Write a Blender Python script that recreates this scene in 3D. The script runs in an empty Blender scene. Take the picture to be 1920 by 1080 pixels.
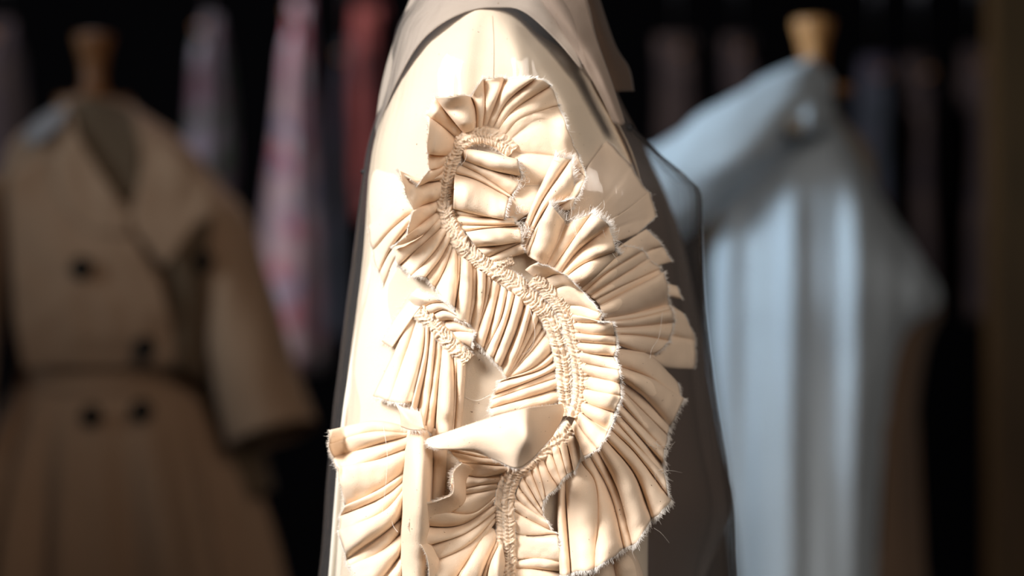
import bpy, bmesh, math, random
from mathutils import Vector, noise

random.seed(7)
scene = bpy.context.scene
COL = scene.collection

# ------------------------------------------------------------------ camera, world, lights, exposure
D0 = 1.80                 # camera to the plane of sharp focus (m)
LENS = 85.0
K = 36.0 / LENS / 1920.0  # metres per photo pixel at 1 m
CZ = 1.20                 # camera height

cam_data = bpy.data.cameras.new('camera')
cam = bpy.data.objects.new('camera', cam_data)
COL.objects.link(cam)
cam.location = (0, -D0, CZ)
cam.rotation_euler = (math.radians(90), 0, 0)
cam_data.lens = LENS
cam_data.sensor_width = 36.0
cam_data.dof.use_dof = True
cam_data.dof.focus_distance = D0 - 0.022
cam_data.dof.aperture_fstop = 2.5
cam_data.clip_start = 0.05
scene.camera = cam

world = bpy.data.worlds.new('world')
scene.world = world
world.use_nodes = True
bg = world.node_tree.nodes['Background']
bg.inputs[0].default_value = (0.62, 0.76, 1.0, 1)
bg.inputs[1].default_value = 0.030

def area(name, loc, target, sx, sy, power, color, spread=180):
    l = bpy.data.lights.new(name, 'AREA')
    l.shape = 'RECTANGLE'; l.size = sx; l.size_y = sy
    l.energy = power; l.color = color; l.spread = math.radians(spread)
    o = bpy.data.objects.new(name, l); COL.objects.link(o)
    o.location = loc
    d = Vector(target) - Vector(loc)
    o.rotation_euler = d.to_track_quat('-Z', 'Y').to_euler()
    return o

area('key_window_light', (-1.48, -1.16, 2.25), (-0.04, 0.0, 1.17), 0.9, 0.9, 7.4, (1.0, 0.97, 0.955), 38)
area('side_window_light', (-2.6, 0.25, 2.15), (0.85, 1.7, 1.62), 0.9, 0.9, 6.6, (0.68, 0.85, 1.0), 33)
area('added_fill_light', (0.9, -2.0, 2.3), (0.1, 0.1, 1.2), 1.2, 1.2, 5.0, (1.0, 0.89, 0.80), 58)  # added warm front fill, lifts the shaded side and the trench coat
area('added_rail_light', (-0.9, 2.7, 3.0), (-0.9, 4.2, 1.5), 0.5, 0.5, 32, (0.95, 0.92, 1.0))  # added lamp, brightens the garments on the far rail

scene.view_settings.view_transform = 'Standard'
scene.view_settings.look = 'None'
scene.view_settings.exposure = 0.0
scene.view_settings.gamma = 1.0
scene.view_settings.use_curve_mapping = False
scene.cycles.diffuse_bounces = 5
scene.cycles.transparent_max_bounces = 16

# ------------------------------------------------------------------ helpers
def W(px, py, w=0.0):
    """A point seen at photo pixel (px, py), w metres in front of the plane of focus (negative: behind it)."""
    d = D0 - w
    return Vector(((px - 960) * K * d, -w, CZ + (540 - py) * K * d))

def lerp(a, b, t): return a + (b - a) * t
def sm(t):
    t = min(1, max(0, t)); return t * t * (3 - 2 * t)

def table(tab, y):
    if y <= tab[0][0]: return tab[0][1]
    for (a, u), (b, v) in zip(tab, tab[1:]):
        if y <= b: return lerp(u, v, (y - a) / (b - a))
    return tab[-1][1]

def stable(tab, y):
    """smooth (Catmull-Rom) table lookup"""
    n = len(tab)
    if y <= tab[0][0]: return tab[0][1]
    if y >= tab[-1][0]: return tab[-1][1]
    for i in range(n - 1):
        if y <= tab[i + 1][0]:
            t = (y - tab[i][0]) / (tab[i + 1][0] - tab[i][0])
            p0 = tab[max(0, i - 1)][1]; p1 = tab[i][1]; p2 = tab[i + 1][1]; p3 = tab[min(n - 1, i + 2)][1]
            return 0.5 * (2 * p1 + (p2 - p0) * t + (2 * p0 - 5 * p1 + 4 * p2 - p3) * t * t + (3 * p1 - p0 - 3 * p2 + p3) * t ** 3)

def cr(pts, s):
    """Catmull-Rom through tuples, s in 0..1"""
    n = len(pts)
    if n == 1: return pts[0]
    x = min(max(s, 0), 1) * (n - 1)
    i = min(int(x), n - 2); t = x - i
    p1, p2 = pts[i], pts[i + 1]
    p0 = pts[i - 1] if i > 0 else tuple(2 * a - b for a, b in zip(p1, p2))
    p3 = pts[i + 2] if i + 2 < n else tuple(2 * b - a for a, b in zip(p1, p2))
    return tuple(0.5 * (2 * b + (c - a) * t + (2 * a - 5 * b + 4 * c - d) * t * t + (3 * b - a - 3 * c + d) * t ** 3)
                 for a, b, c, d in zip(p0, p1, p2, p3))

def resample(pts, n):
    """n points at even arc length along the smooth curve through pts"""
    m = max(40, 12 * len(pts))
    fine = [cr(pts, i / m) for i in range(m + 1)]
    acc = [0.0]
    for a, b in zip(fine, fine[1:]):
        acc.append(acc[-1] + math.hypot(b[0] - a[0], b[1] - a[1]) + 1e-9)
    out = []; j = 0
    for k in range(n):
        s = acc[-1] * k / (n - 1)
        while j < m - 1 and acc[j + 1] < s: j += 1
        t = (s - acc[j]) / (acc[j + 1] - acc[j])
        out.append(tuple(lerp(u, v, min(1, max(0, t))) for u, v in zip(fine[j], fine[j + 1])))
    return out

def nz(x, y, z=0.0): return noise.noise(Vector((x, y, z)))

def mesh_obj(name, verts, faces, mat, parent=None, smooth=True, thick=0.0, offset=0.0, subsurf=0):
    me = bpy.data.meshes.new(name)
    me.from_pydata([tuple(v) for v in verts], [], faces)
    me.update()
    if smooth: me.polygons.foreach_set('use_smooth', [True] * len(me.polygons))
    o = bpy.data.objects.new(name, me)
    COL.objects.link(o)
    me.materials.append(mat)
    if parent is not None:
        o.parent = parent
        o.matrix_parent_inverse = parent_world(parent).inverted()
    if subsurf:
        m = o.modifiers.new('smooth', 'SUBSURF'); m.levels = subsurf; m.render_levels = subsurf
    if thick:
        m = o.modifiers.new('cloth', 'SOLIDIFY'); m.thickness = thick; m.offset = offset
    return o

def parent_world(p):
    from mathutils import Matrix
    m = p.matrix_basis.copy()
    q = p
    while q.parent is not None:
        m = q.parent.matrix_basis @ q.matrix_parent_inverse @ m if False else (q.parent.matrix_basis @ (q.matrix_parent_inverse @ m))
        q = q.parent
    return m

def empty(name, loc, label, cat, group=None):
    o = bpy.data.objects.new(name, None); COL.objects.link(o)
    o.location = loc; o['label'] = label; o['category'] = cat
    o.empty_display_size = 0.05
    if group: o['group'] = group
    return o

def tag(o, label, cat, group=None):
    o['label'] = label; o['category'] = cat
    if group: o['group'] = group
    return o

def grid_faces(rows, cols, close=False, base=0):
    f = []
    for r in range(rows - 1):
        for c in range(cols if close else cols - 1):
            c2 = (c + 1) % cols
            f.append((base + r * cols + c, base + r * cols + c2, base + (r + 1) * cols + c2, base + (r + 1) * cols + c))
    return f

class Tubes:
    """collects thin threads as three-sided tapered tubes"""
    def __init__(s): s.v = []; s.f = []
    def add(s, pts, r0, r1=None):
        r1 = r0 if r1 is None else r1
        n = len(pts); b = len(s.v)
        for i, p in enumerate(pts):
            q = pts[min(i + 1, n - 1)] - pts[max(i - 1, 0)]
            if q.length < 1e-9: q = Vector((0, 0, 1))
            q.normalize()
            a = q.cross(Vector((0.3, 1, 0.2))).normalized(); c = q.cross(a)
            r = lerp(r0, r1, i / (n - 1))
            for k in range(3):
                t = k * 2.0944
                s.v.append(p + a * (math.cos(t) * r) + c * (math.sin(t) * r))
        s.f += grid_faces(n, 3, True, b)
    def build(s, name, mat, parent, stuff=True):
        o = mesh_obj(name, s.v, s.f, mat, parent)
        if stuff: o['kind'] = 'stuff'
        return o

# ------------------------------------------------------------------ materials
def nodes_of(m):
    m.use_nodes = True
    nt = m.node_tree
    return nt, nt.nodes, nt.links

def cloth(name, col, col2=None, transl=0.12, rough=0.9, weave=True, scale=1.0, specks=True, bump=0.25, noise_scale=12, transl_col=None):
    m = bpy.data.materials.new(name)
    nt, N, L = nodes_of(m)
    b = N['Principled BSDF']
    b.inputs['Roughness'].default_value = rough
    b.inputs['Specular IOR Level'].default_value = 0.15
    b.inputs['Sheen Weight'].default_value = 0.08
    tc = N.new('ShaderNodeTexCoord')
    n1 = N.new('ShaderNodeTexNoise'); n1.inputs['Scale'].default_value = noise_scale; n1.inputs['Detail'].default_value = 4
    L.new(tc.outputs['Object'], n1.inputs['Vector'])
    mx = N.new('ShaderNodeMix'); mx.data_type = 'RGBA'
    mx.inputs['A'].default_value = (*col, 1); mx.inputs['B'].default_value = (*(col2 or col), 1)
    L.new(n1.outputs['Fac'], mx.inputs['Factor'])
    out_col = mx.outputs['Result']
    if specks:
        n2 = N.new('ShaderNodeTexNoise'); n2.inputs['Scale'].default_value = 420 * scale; n2.inputs['Detail'].default_value = 1
        L.new(tc.outputs['Object'], n2.inputs['Vector'])
        cp = N.new('ShaderNodeValToRGB')
        cp.color_ramp.elements[0].position = 0.775; cp.color_ramp.elements[1].position = 0.80
        L.new(n2.outputs['Fac'], cp.inputs['Fac'])
        m2 = N.new('ShaderNodeMix'); m2.data_type = 'RGBA'
        m2.inputs['B'].default_value = (0.20, 0.12, 0.06, 1)
        L.new(out_col, m2.inputs['A']); L.new(cp.outputs['Color'], m2.inputs['Factor'])
        out_col = m2.outputs['Result']
    L.new(out_col, b.inputs['Base Color'])
    if weave:
        h = None
        n3 = N.new('ShaderNodeTexNoise'); n3.inputs['Scale'].default_value = 1500 * scale; n3.inputs['Detail'].default_value = 2
        L.new(tc.outputs['Object'], n3.inputs['Vector'])
        bp = N.new('ShaderNodeBump'); bp.inputs['Strength'].default_value = bump; bp.inputs['Distance'].default_value = 0.0010
        L.new(n3.outputs['Fac'], bp.inputs['Height'])
        L.new(bp.outputs['Normal'], b.inputs['Normal'])
    if transl > 0:
        t = N.new('ShaderNodeBsdfTranslucent')
        if transl_col: t.inputs['Color'].default_value = (*transl_col, 1)
        else: L.new(out_col, t.inputs['Color'])
        ms = N.new('ShaderNodeMixShader'); ms.inputs[0].default_value = transl
        L.new(b.outputs[0], ms.inputs[1]); L.new(t.outputs[0], ms.inputs[2])
        L.new(ms.outputs[0], N['Material Output'].inputs['Surface'])
    return m

def plain(name, col, rough=0.6, metallic=0.0, spec=0.5, nscale=8, amt=0.2):
    m = bpy.data.materials.new(name)
    nt, N, L = nodes_of(m)
    b = N['Principled BSDF']
    b.inputs['Roughness'].default_value = rough; b.inputs['Metallic'].default_value = metallic
    b.inputs['Specular IOR Level'].default_value = spec
    tc = N.new('ShaderNodeTexCoord')
    n = N.new('ShaderNodeTexNoise'); n.inputs['Scale'].default_value = nscale; n.inputs['Detail'].default_value = 5
    L.new(tc.outputs['Object'], n.inputs['Vector'])
    mx = N.new('ShaderNodeMix'); mx.data_type = 'RGBA'
    mx.inputs['A'].default_value = (*[c * (1 - amt) for c in col], 1); mx.inputs['B'].default_value = (*[min(1, c * (1 + amt)) for c in col], 1)
    L.new(n.outputs['Fac'], mx.inputs['Factor']); L.new(mx.outputs['Result'], b.inputs['Base Color'])
    return m

def wood(name, c1, c2, scale=20, rough=0.5):
    m = bpy.data.materials.new(name)
    nt, N, L = nodes_of(m)
    b = N['Principled BSDF']; b.inputs['Roughness'].default_value = rough
    tc = N.new('ShaderNodeTexCoord')
    mp = N.new('ShaderNodeMapping'); mp.inputs['Scale'].default_value = (6, 6, 0.6)
    L.new(tc.outputs['Object'], mp.inputs['Vector'])
    n = N.new('ShaderNodeTexNoise'); n.inputs['Scale'].default_value = scale; n.inputs['Detail'].default_value = 6
    L.new(mp.outputs[0], n.inputs['Vector'])
    r = N.new('ShaderNodeValToRGB')
    r.color_ramp.elements[0].position = 0.35; r.color_ramp.elements[1].position = 0.7
    r.color_ramp.elements[0].color = (*c1, 1); r.color_ramp.elements[1].color = (*c2, 1)
    L.new(n.outputs['Fac'], r.inputs['Fac']); L.new(r.outputs['Color'], b.inputs['Base Color'])
    return m

def floral(name, base, cols, scale=9):
    """printed cloth: blotches of several colours on a base"""
    m = bpy.data.materials.new(name)
    nt, N, L = nodes_of(m)
    b = N['Principled BSDF']; b.inputs['Roughness'].default_value = 0.85
    tc = N.new('ShaderNodeTexCoord')
    cur = None
    for i, c in enumerate(cols):
        n = N.new('ShaderNodeTexNoise'); n.noise_dimensions = '4D'
        n.inputs['Scale'].default_value = scale * (1 + 0.23 * i); n.inputs['W'].default_value = 3.7 * i + 1.3
        n.inputs['Detail'].default_value = 2
        L.new(tc.outputs['Object'], n.inputs['Vector'])
        r = N.new('ShaderNodeValToRGB'); r.color_ramp.elements[0].position = 0.52; r.color_ramp.elements[1].position = 0.60
        L.new(n.outputs['Fac'], r.inputs['Fac'])
        mx = N.new('ShaderNodeMix'); mx.data_type = 'RGBA'
        if cur is None: mx.inputs['A'].default_value = (*base, 1)
        else: L.new(cur, mx.inputs['A'])
        mx.inputs['B'].default_value = (*c, 1)
        L.new(r.outputs['Color'], mx.inputs['Factor'])
        cur = mx.outputs['Result']
    L.new(cur, b.inputs['Base Color'])
    return m

def vinyl(name, haze=0.036, hcol=(0.8, 0.78, 0.78, 1)):
    m = bpy.data.materials.new(name)
    nt, N, L = nodes_of(m)
    N.remove(N['Principled BSDF'])
    tr = N.new('ShaderNodeBsdfTransparent'); tr.inputs[0].default_value = (0.955, 0.95, 0.945, 1)
    gl = N.new('ShaderNodeBsdfGlossy'); gl.inputs['Roughness'].default_value = 0.09
    lw = N.new('ShaderNodeLayerWeight'); lw.inputs['Blend'].default_value = 0.5
    pw = N.new('ShaderNodeMath'); pw.operation = 'POWER'; pw.inputs[1].default_value = 5.0
    fr = N.new('ShaderNodeMath'); fr.operation = 'MULTIPLY_ADD'; fr.inputs[1].default_value = 0.90; fr.inputs[2].default_value = 0.05
    L.new(lw.outputs['Facing'], pw.inputs[0]); L.new(pw.outputs[0], fr.inputs[0])
    tc = N.new('ShaderNodeTexCoord')
    mp = N.new('ShaderNodeMapping'); mp.inputs['Scale'].default_value = (1, 1, 0.25)
    L.new(tc.outputs['Object'], mp.inputs['Vector'])
    n = N.new('ShaderNodeTexNoise'); n.inputs['Scale'].default_value = 28; n.inputs['Detail'].default_value = 3
    L.new(mp.outputs[0], n.inputs['Vector'])
    bp = N.new('ShaderNodeBump'); bp.inputs['Strength'].default_value = 0.35; bp.inputs['Distance'].default_value = 0.012
    L.new(n.outputs['Fac'], bp.inputs['Height'])
    L.new(bp.outputs['Normal'], gl.inputs['Normal']); L.new(bp.outputs['Normal'], lw.inputs['Normal'])
    ms = N.new('ShaderNodeMixShader')
    L.new(fr.outputs[0], ms.inputs[0]); L.new(tr.outputs[0], ms.inputs[1]); L.new(gl.outputs[0], ms.inputs[2])
    # milky haze in the plastic
    df = N.new('ShaderNodeBsdfDiffuse'); df.inputs[0].default_value = hcol
    m2 = N.new('ShaderNodeMixShader'); m2.inputs[0].default_value = haze
    L.new(ms.outputs[0], m2.inputs[1]); L.new(df.outputs[0], m2.inputs[2])
    L.new(m2.outputs[0], N['Material Output'].inputs['Surface'])
    return m

CALICO = cloth('calico', (0.87, 0.68, 0.49), (0.90, 0.73, 0.56), transl=0.12, bump=.3, transl_col=(0.92, 0.64, 0.40))
CALICO_BODY = cloth('calico_body', (0.82, 0.68, 0.51), (0.86, 0.73, 0.57), transl=0.08, noise_scale=20, bump=.4)
THREAD = cloth('thread', (0.95, 0.90, 0.83), transl=0.0, weave=False, specks=False)
STITCH = plain('stitching', (0.62, 0.46, 0.34), 0.8, spec=0.1)
VINYL = vinyl('clear_vinyl')
VINYL_HIGHLIGHT = vinyl('highlight_vinyl', 0.75, (0.95, 0.88, 0.74, 1))  # opaque cream haze, paints the highlight strip on the plastic
YOKE_SHADE = cloth('shaded_brown_yoke', (0.24, 0.185, 0.145), (0.28, 0.215, 0.17), transl=0.0, noise_scale=20, bump=.4)  # shade of the right shoulder put into the cloth colour
YOKE = cloth('shaded_yoke', (0.40, 0.34, 0.28), (0.44, 0.37, 0.31), transl=0.0, noise_scale=20, bump=.4)  # shoulder calico darkened in its colour to look shaded
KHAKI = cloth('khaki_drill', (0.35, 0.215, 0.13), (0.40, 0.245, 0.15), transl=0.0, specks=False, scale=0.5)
SHADED_TAUPE = cloth('shaded_taupe', (0.06, 0.038, 0.026), (0.075, 0.047, 0.032), transl=0.0, noise_scale=20, bump=.4)  # body's shade put into the colour, far darker than the calico
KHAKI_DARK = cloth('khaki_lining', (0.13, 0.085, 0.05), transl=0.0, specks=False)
WHITE = cloth('white_poplin', (0.50, 0.56, 0.60), (0.54, 0.60, 0.64), transl=0.08, specks=False)  # white cloth with a cool skylight tint put into its colour
PALE = cloth('pale_collar', (0.26, 0.245, 0.24), transl=0.0, specks=False)  # pale lining tone, also carries the collar's bluish highlight
TAN = cloth('tan_lining', (0.22, 0.14, 0.09), transl=0.0, specks=False)
BUTTON = plain('dark_horn', (0.008, 0.007, 0.006), 0.7, spec=0.1)
DARKWOOD = wood('stained_beech', (0.16, 0.055, 0.012), (0.28, 0.11, 0.028))
WOOD = wood('turned_beech', (0.34, 0.14, 0.04), (0.55, 0.27, 0.09))
LINEN = plain('form_linen', (0.30, 0.24, 0.18), 0.9)
BLACK = plain('matt_black', (0.004, 0.004, 0.005), 0.9, spec=0.1)
FLOOR = wood('dark_boards', (0.006, 0.005, 0.004), (0.012, 0.009, 0.007), rough=0.7)
STEEL = plain('steel', (0.5, 0.5, 0.52), 0.3, 1.0)
DARKMETAL = plain('black_steel', (0.02, 0.02, 0.022), 0.4, 0.8)

# ------------------------------------------------------------------ the setting
def box_obj(name, lo, hi, mat, parent=None, bevel=0.0):
    bm = bmesh.new()
    bmesh.ops.create_cube(bm, size=1)
    for v in bm.verts:
        v.co = Vector(((v.co.x + .5) * (hi[0] - lo[0]) + lo[0], (v.co.y + .5) * (hi[1] - lo[1]) + lo[1], (v.co.z + .5) * (hi[2] - lo[2]) + lo[2]))
    if bevel:
        bmesh.ops.bevel(bm, geom=bm.edges[:], offset=bevel, segments=2, affect='EDGES')
    me = bpy.data.meshes.new(name); bm.to_mesh(me); bm.free()
    me.materials.append(mat)
    o = bpy.data.objects.new(name, me); COL.objects.link(o)
    if parent is not None:
        o.parent = parent; o.matrix_parent_inverse = parent_world(parent).inverted()
    return o

def structure(name, lo, hi, mat):
    o = box_obj(name, lo, hi, mat); o['kind'] = 'structure'; return o

structure('floor', (-3.2, -3.0, -0.05), (3.2, 6.6, 0.0), FLOOR)
structure('ceiling', (-3.2, -3.0, 3.2), (3.2, 6.6, 3.25), BLACK)
structure('wall_back', (-3.2, 6.5, 0), (3.2, 6.6, 3.2), BLACK)
structure('wall_left', (-3.3, -3.0, 0), (-3.2, 6.6, 3.2), BLACK)
structure('wall_right', (3.2, -3.0, 0), (3.3, 6.6, 3.2), BLACK)

# ------------------------------------------------------------------ the ruffled coat
SL = [(-60, 880), (0, 845), (20, 838), (50, 812), (80, 785), (150, 745), (250, 707), (330, 692), (450, 684), (560, 672), (700, 654), (850, 640), (1080, 628), (1700, 600)]
SR = [(-60, 925), (0, 960), (20, 985), (50, 1020), (100, 1072), (150, 1110), (250, 1168), (330, 1198), (420, 1208), (600, 1212), (800, 1216), (1080, 1214), (1700, 1210)]
FRONT = [(-60, -0.085), (0, -0.055), (50, -0.038), (120, -0.020), (250, -0.006), (400, 0.0), (1080, 0.0), (1700, -0.01)]
def recess(px, py):
    """the cloth falls away towards the back of the arm at mid height"""
    x0 = table([(40, 955), (100, 995), (200, 1055), (300, 1090), (600, 1110), (780, 1140), (900, 1185), (1080, 1190)], py)
    if px < x0: return 0.0
    k = 0.5 * (1 - sm((py - 260) / 120))
    return table([(20, 0.0), (100, .046), (220, .060), (420, .058), (620, .054), (760, .038), (880, .014), (1080, .014)], py) * (k * sm((px - x0) / 50) + (1 - k) * sm((px - x0) / 180))
SRW = [(-60, 925), (0, 960), (20, 985), (50, 1020), (100, 1072), (150, 1112), (250, 1180), (330, 1240), (420, 1285), (600, 1320), (800, 1320), (1080, 1310), (1700, 1300)]
def sleeve_w(px, py):
    l, r = stable(SL, py), stable(SRW, py)
    c, h = (l + r) / 2, (r - l) / 2
    u = (px - c) / h
    u = min(0.985, max(-0.985, u))
    R = 0.095
    rec = recess(px, py)
    return stable(FRONT, py) - rec - R + R * (1 - abs(u) ** 2.3) ** 0.5

coat = empty('ruffled_coat', (0.02, 0.13, 0.0),
             'cream calico coat under clear plastic, its sleeve covered in raw-edged gathered ruffles', 'coat')

def sleeve_mesh(name, L, R, front, depth, mat, y0, y1, dy, n=96, inset=0.0, folds=None, parent=None, expo=2.3, thick=0.0006, rec=False):
    rows = []
    y = y0
    while y <= y1 + 1e-6:
        l, r = stable(L, y), stable(R, y)
        c, h = (l + r) / 2, (r - l) / 2
        fw = stable(front, y)
        ring = []
        for i in range(n):
            a = 2 * math.pi * i / n
            ca, sa = math.cos(a), math.sin(a)
            px = c + h * math.copysign(abs(ca) ** (2 / expo), ca)
            w = fw - depth + depth * math.copysign(abs(sa) ** (2 / expo), sa) - inset
            if rec and sa > 0: w -= recess(px, y)
            if folds: w += folds(px, y, sa); px += folds(px + 300, y, ca) * 400
            ring.append(W(px, y, w))
        rows.append(ring); y += dy
    v = [p for r_ in rows for p in r_]
    return mesh_obj(name, v, grid_faces(len(rows), n, True), mat, parent, thick=thick)

def sfold(px, py, sa):
    t = sm((py - 10) / 60) * (1 - 0.75 * sm((py - 200) / 150))
    f = 0.0
    for cx, wd, am, sl in ((872, 26, 0.006, -0.10), (930, 22, 0.003, 0.02), (968, 24, 0.008, 0.24), (1010, 30, -0.006, 0.34), (1065, 34, 0.006, 0.42), (810, 30, 0.003, -0.3)):
        f += am * math.exp(-((px - cx - sl * (py - 90)) / wd) ** 2)
    return f * t * max(0, sa) + 0.0035 * nz(px * 0.011, py * 0.005, 3) + 0.0012 * nz(px * 0.03, py * 0.012, 8)
sleeve = sleeve_mesh('sleeve', SL, SR, FRONT, 0.095, CALICO_BODY, 14, 1700, 8, n=190, folds=sfold, parent=coat, rec=True)

# armhole cap: closes the sleeve head
# ---- generic smooth panel through rows of (px, py, w)
def sheet_pts(rows, nu, nv, wob=0.0, seed=0.0, rel=False):
    R = [resample(r, nu) for r in rows]
    out = []
    for j in range(nv):
        t = j / (nv - 1)
        row = []
        for i in range(nu):
            p = cr([r[i] for r in R], t)
            px, py, w = p[0], p[1], p[2]
            if rel: w = sleeve_w(px, py) + w
            if wob: w += wob * nz(px * 0.02, py * 0.02, seed)
            row.append(W(px, py, w))
        out.append(row)
    return out

def sheet(name, rows, mat, parent, nu=40, nv=30, wob=0.0, seed=0.0, thick=0.0006, rel=False):
    out = sheet_pts(rows, nu, nv, wob, seed, rel)
    o = mesh_obj(name, [p for r in out for p in r], grid_faces(nv, nu), mat, parent, thick=thick)
    return o, out

# ---- raw edges
def fray(T, row, inner, length=(0.0012, 0.0040), density=1.0, spread=0.22, r=0.00011):
    """short threads along the edge row; inner is the neighbouring row inside the cloth"""
    for i in range(len(row) - 1):
        a, b = row[i], row[i + 1]
        d = (b - a).length
        k = d / 0.00042 * density
        k = int(k) + (random.random() < k % 1)
        for _ in range(min(k, 22)):
            t = random.random()
            p = a.lerp(b, t); q = inner[i].lerp(inner[i + 1], t)
            dr = p - q
            if dr.length < 1e-7: continue
            dr.normalize()
            al = (b - a).normalized() if d > 1e-8 else Vector((1, 0, 0))
            jit = Vector((random.gauss(0, 1), random.gauss(0, 1), random.gauss(0, 1))) * 0.14
            dr = (dr + al * random.gauss(0, spread) + jit).normalized()
            ln = random.uniform(*length) * (1.7 if random.random() < 0.02 else 1)
            bend = Vector((random.gauss(0, 1), random.gauss(0, 1), random.gauss(0, 1) - 0.4)) * ln * 0.22
            T.add([p - dr * 0.0006, p + dr * ln * 0.5 + bend * 0.4, p + dr * ln + bend], r, r * 0.55)

def tangle(T, px, py, w, size, n=6, r=0.00014):
    """a nest of curled loose threads"""
    for _ in range(n):
        cx, cy = px + random.gauss(0, size * .45), py + random.gauss(0, size * .45)
        R = size * random.uniform(0.25, 0.75); ph = random.random() * 6.28
        turns = random.uniform(0.8, 1.8); pts = []
        ex = random.uniform(.6, 1.3); dx = random.gauss(0, size * .4); dy = random.gauss(0, size * .4)
        m = int(14 * turns)
        for i in range(m):
            t = i / (m - 1); a = ph + turns * 6.28 * t
            pts.append(W(cx + R * ex * math.cos(a) + dx * t, cy + R * math.sin(a) / ex + dy * t, w + 0.002 * math.sin(3 * a + ph)))
        T.add(pts, r, r * 0.7)

def thread(T, pts, r=0.00016, rel=True):
    q = resample([(x, y, w) for x, y, w in pts], 26)
    T.add([W(x, y, (sleeve_w(x, y) if rel else 0) + w) for x, y, w in q], r, r * 0.7)

# ---- a gathered frill described by its creases
def ruffle(creases, wb=0.006, wh=0.016, parent=coat, seed=0, nv=30, cols=13, skew=0.42, hem=5.0, puff=0.8, omega=0.10,
           fringe=(0.0011, 0.0031), density=2.4, name='ruffle', curl=0.0, tuck=0.0075):
    """creases: [amp, (px,py[,w]), ...] from the gathering to the hem; amp is the fullness of the pleat after it.
    w (metres above the sleeve) runs from wb at the gathering to wh at the hem unless a point gives its own."""
    rnd = random.Random(seed)
    lines = []
    for c in creases:
        pts = []
        n = len(c) - 1
        for i, p in enumerate(c[1:]):
            t = i / max(1, n - 1)
            w = p[2] if len(p) > 2 else lerp(wb, wh, sm(t))
            pts.append((p[0], p[1], w))
        lines.append(resample(pts, nv))
    columns = []
    nl = len(lines)
    for i in range(nl - 1):
        amp = creases[i][0]
        A, B = lines[i], lines[i + 1]
        sk = skew * rnd.uniform(-1, 1)
        om = omega * rnd.uniform(0.4, 1.3) * min(1.0, amp * 1.3)
        pk = rnd.uniform(0.36, 0.64)
        ex = rnd.uniform(0.34, 0.85)
        for k in range(cols if i < nl - 2 else cols + 1):
            t = k / cols
            # ease so columns crowd near the creases
            te = 0.5 - 0.5 * math.cos(math.pi * t) if amp > 0.25 else t
            tt = te ** (math.log(0.5) / math.log(pk))
            prof = max(0.0, 1 - (2 * tt - 1) ** 2) ** ex
            col = []
            for j in range(nv):
                v = j / (nv - 1)
                ax, ay, aw = A[j]; bx, by, bw = B[j]
                px, py, w = lerp(ax, bx, te), lerp(ay, by, te), lerp(aw, bw, te)
                wd = math.hypot(bx - ax, by - ay)
                g = 0.55 + 0.45 * sm(v / 0.25)
                # a pinch close to the gathering
                wm = 1.75 * min(wd, 60) * K * D0 * (1 + 0.45 * nz(i * 3.1, v * 1.6, seed + 7))
                w += amp * puff * wm * prof * g + amp * 0.25 * wm * prof * math.sin(v * 3.0 + i)
                lat = sk * prof * v * 0.8 - om * math.sin(2 * math.pi * te) * sm(v * 1.5)
                px += (bx - ax) * lat; py += (by - ay) * lat
                # hem bulges and wavers
                if j > nv * 0.55 and hem:
                    e = (v - 0.55) / 0.45
                    dx, dy = A[-1][0] - A[0][0] + B[-1][0] - B[0][0], A[-1][1] - A[0][1] + B[-1][1] - B[0][1]
                    dl = math.hypot(dx, dy) or 1
                    s = hem * e * (0.9 * prof * min(1.0, amp) + 0.7 * nz(px * 0.06, py * 0.06, seed + 5.5))
                    px += dx / dl * s; py += dy / dl * s
                w -= tuck * (1 - prof) * min(1, amp * 1.4) * (0.3 + 0.7 * v)
                w += min(1, amp * 2.2) * 0.0016 * nz(px * 0.04, py * 0.04, seed) * sm(v / .3) + min(1, amp * 2) * 0.0028 * nz(px * 0.05, py * 0.05, seed + 31) * sm((v - .55) / .45) + 0.0005 * nz(px * 0.10, py * 0.10, seed + 3)
                if curl: w += curl * sm((v - .6) / .4) * math.sin(px * 0.05 + py * 0.043 + seed)
                col.append((px, py, w))
            columns.append(col)
    nc = len(columns)
    P = [[W(columns[c][j][0], columns[c][j][1], sleeve_w(columns[c][j][0], columns[c][j][1]) + columns[c][j][2]) for c in range(nc)] for j in range(nv)]
    o = mesh_obj(name, [p for r in P for p in r], grid_faces(nv, nc), CALICO, parent, thick=0.0006)
    if density > 0:
        T = Tubes()
        fray(T, P[-1], P[-2], fringe, density)
        T.build('frayed_edge', THREAD, o)
    return o, P

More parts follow.
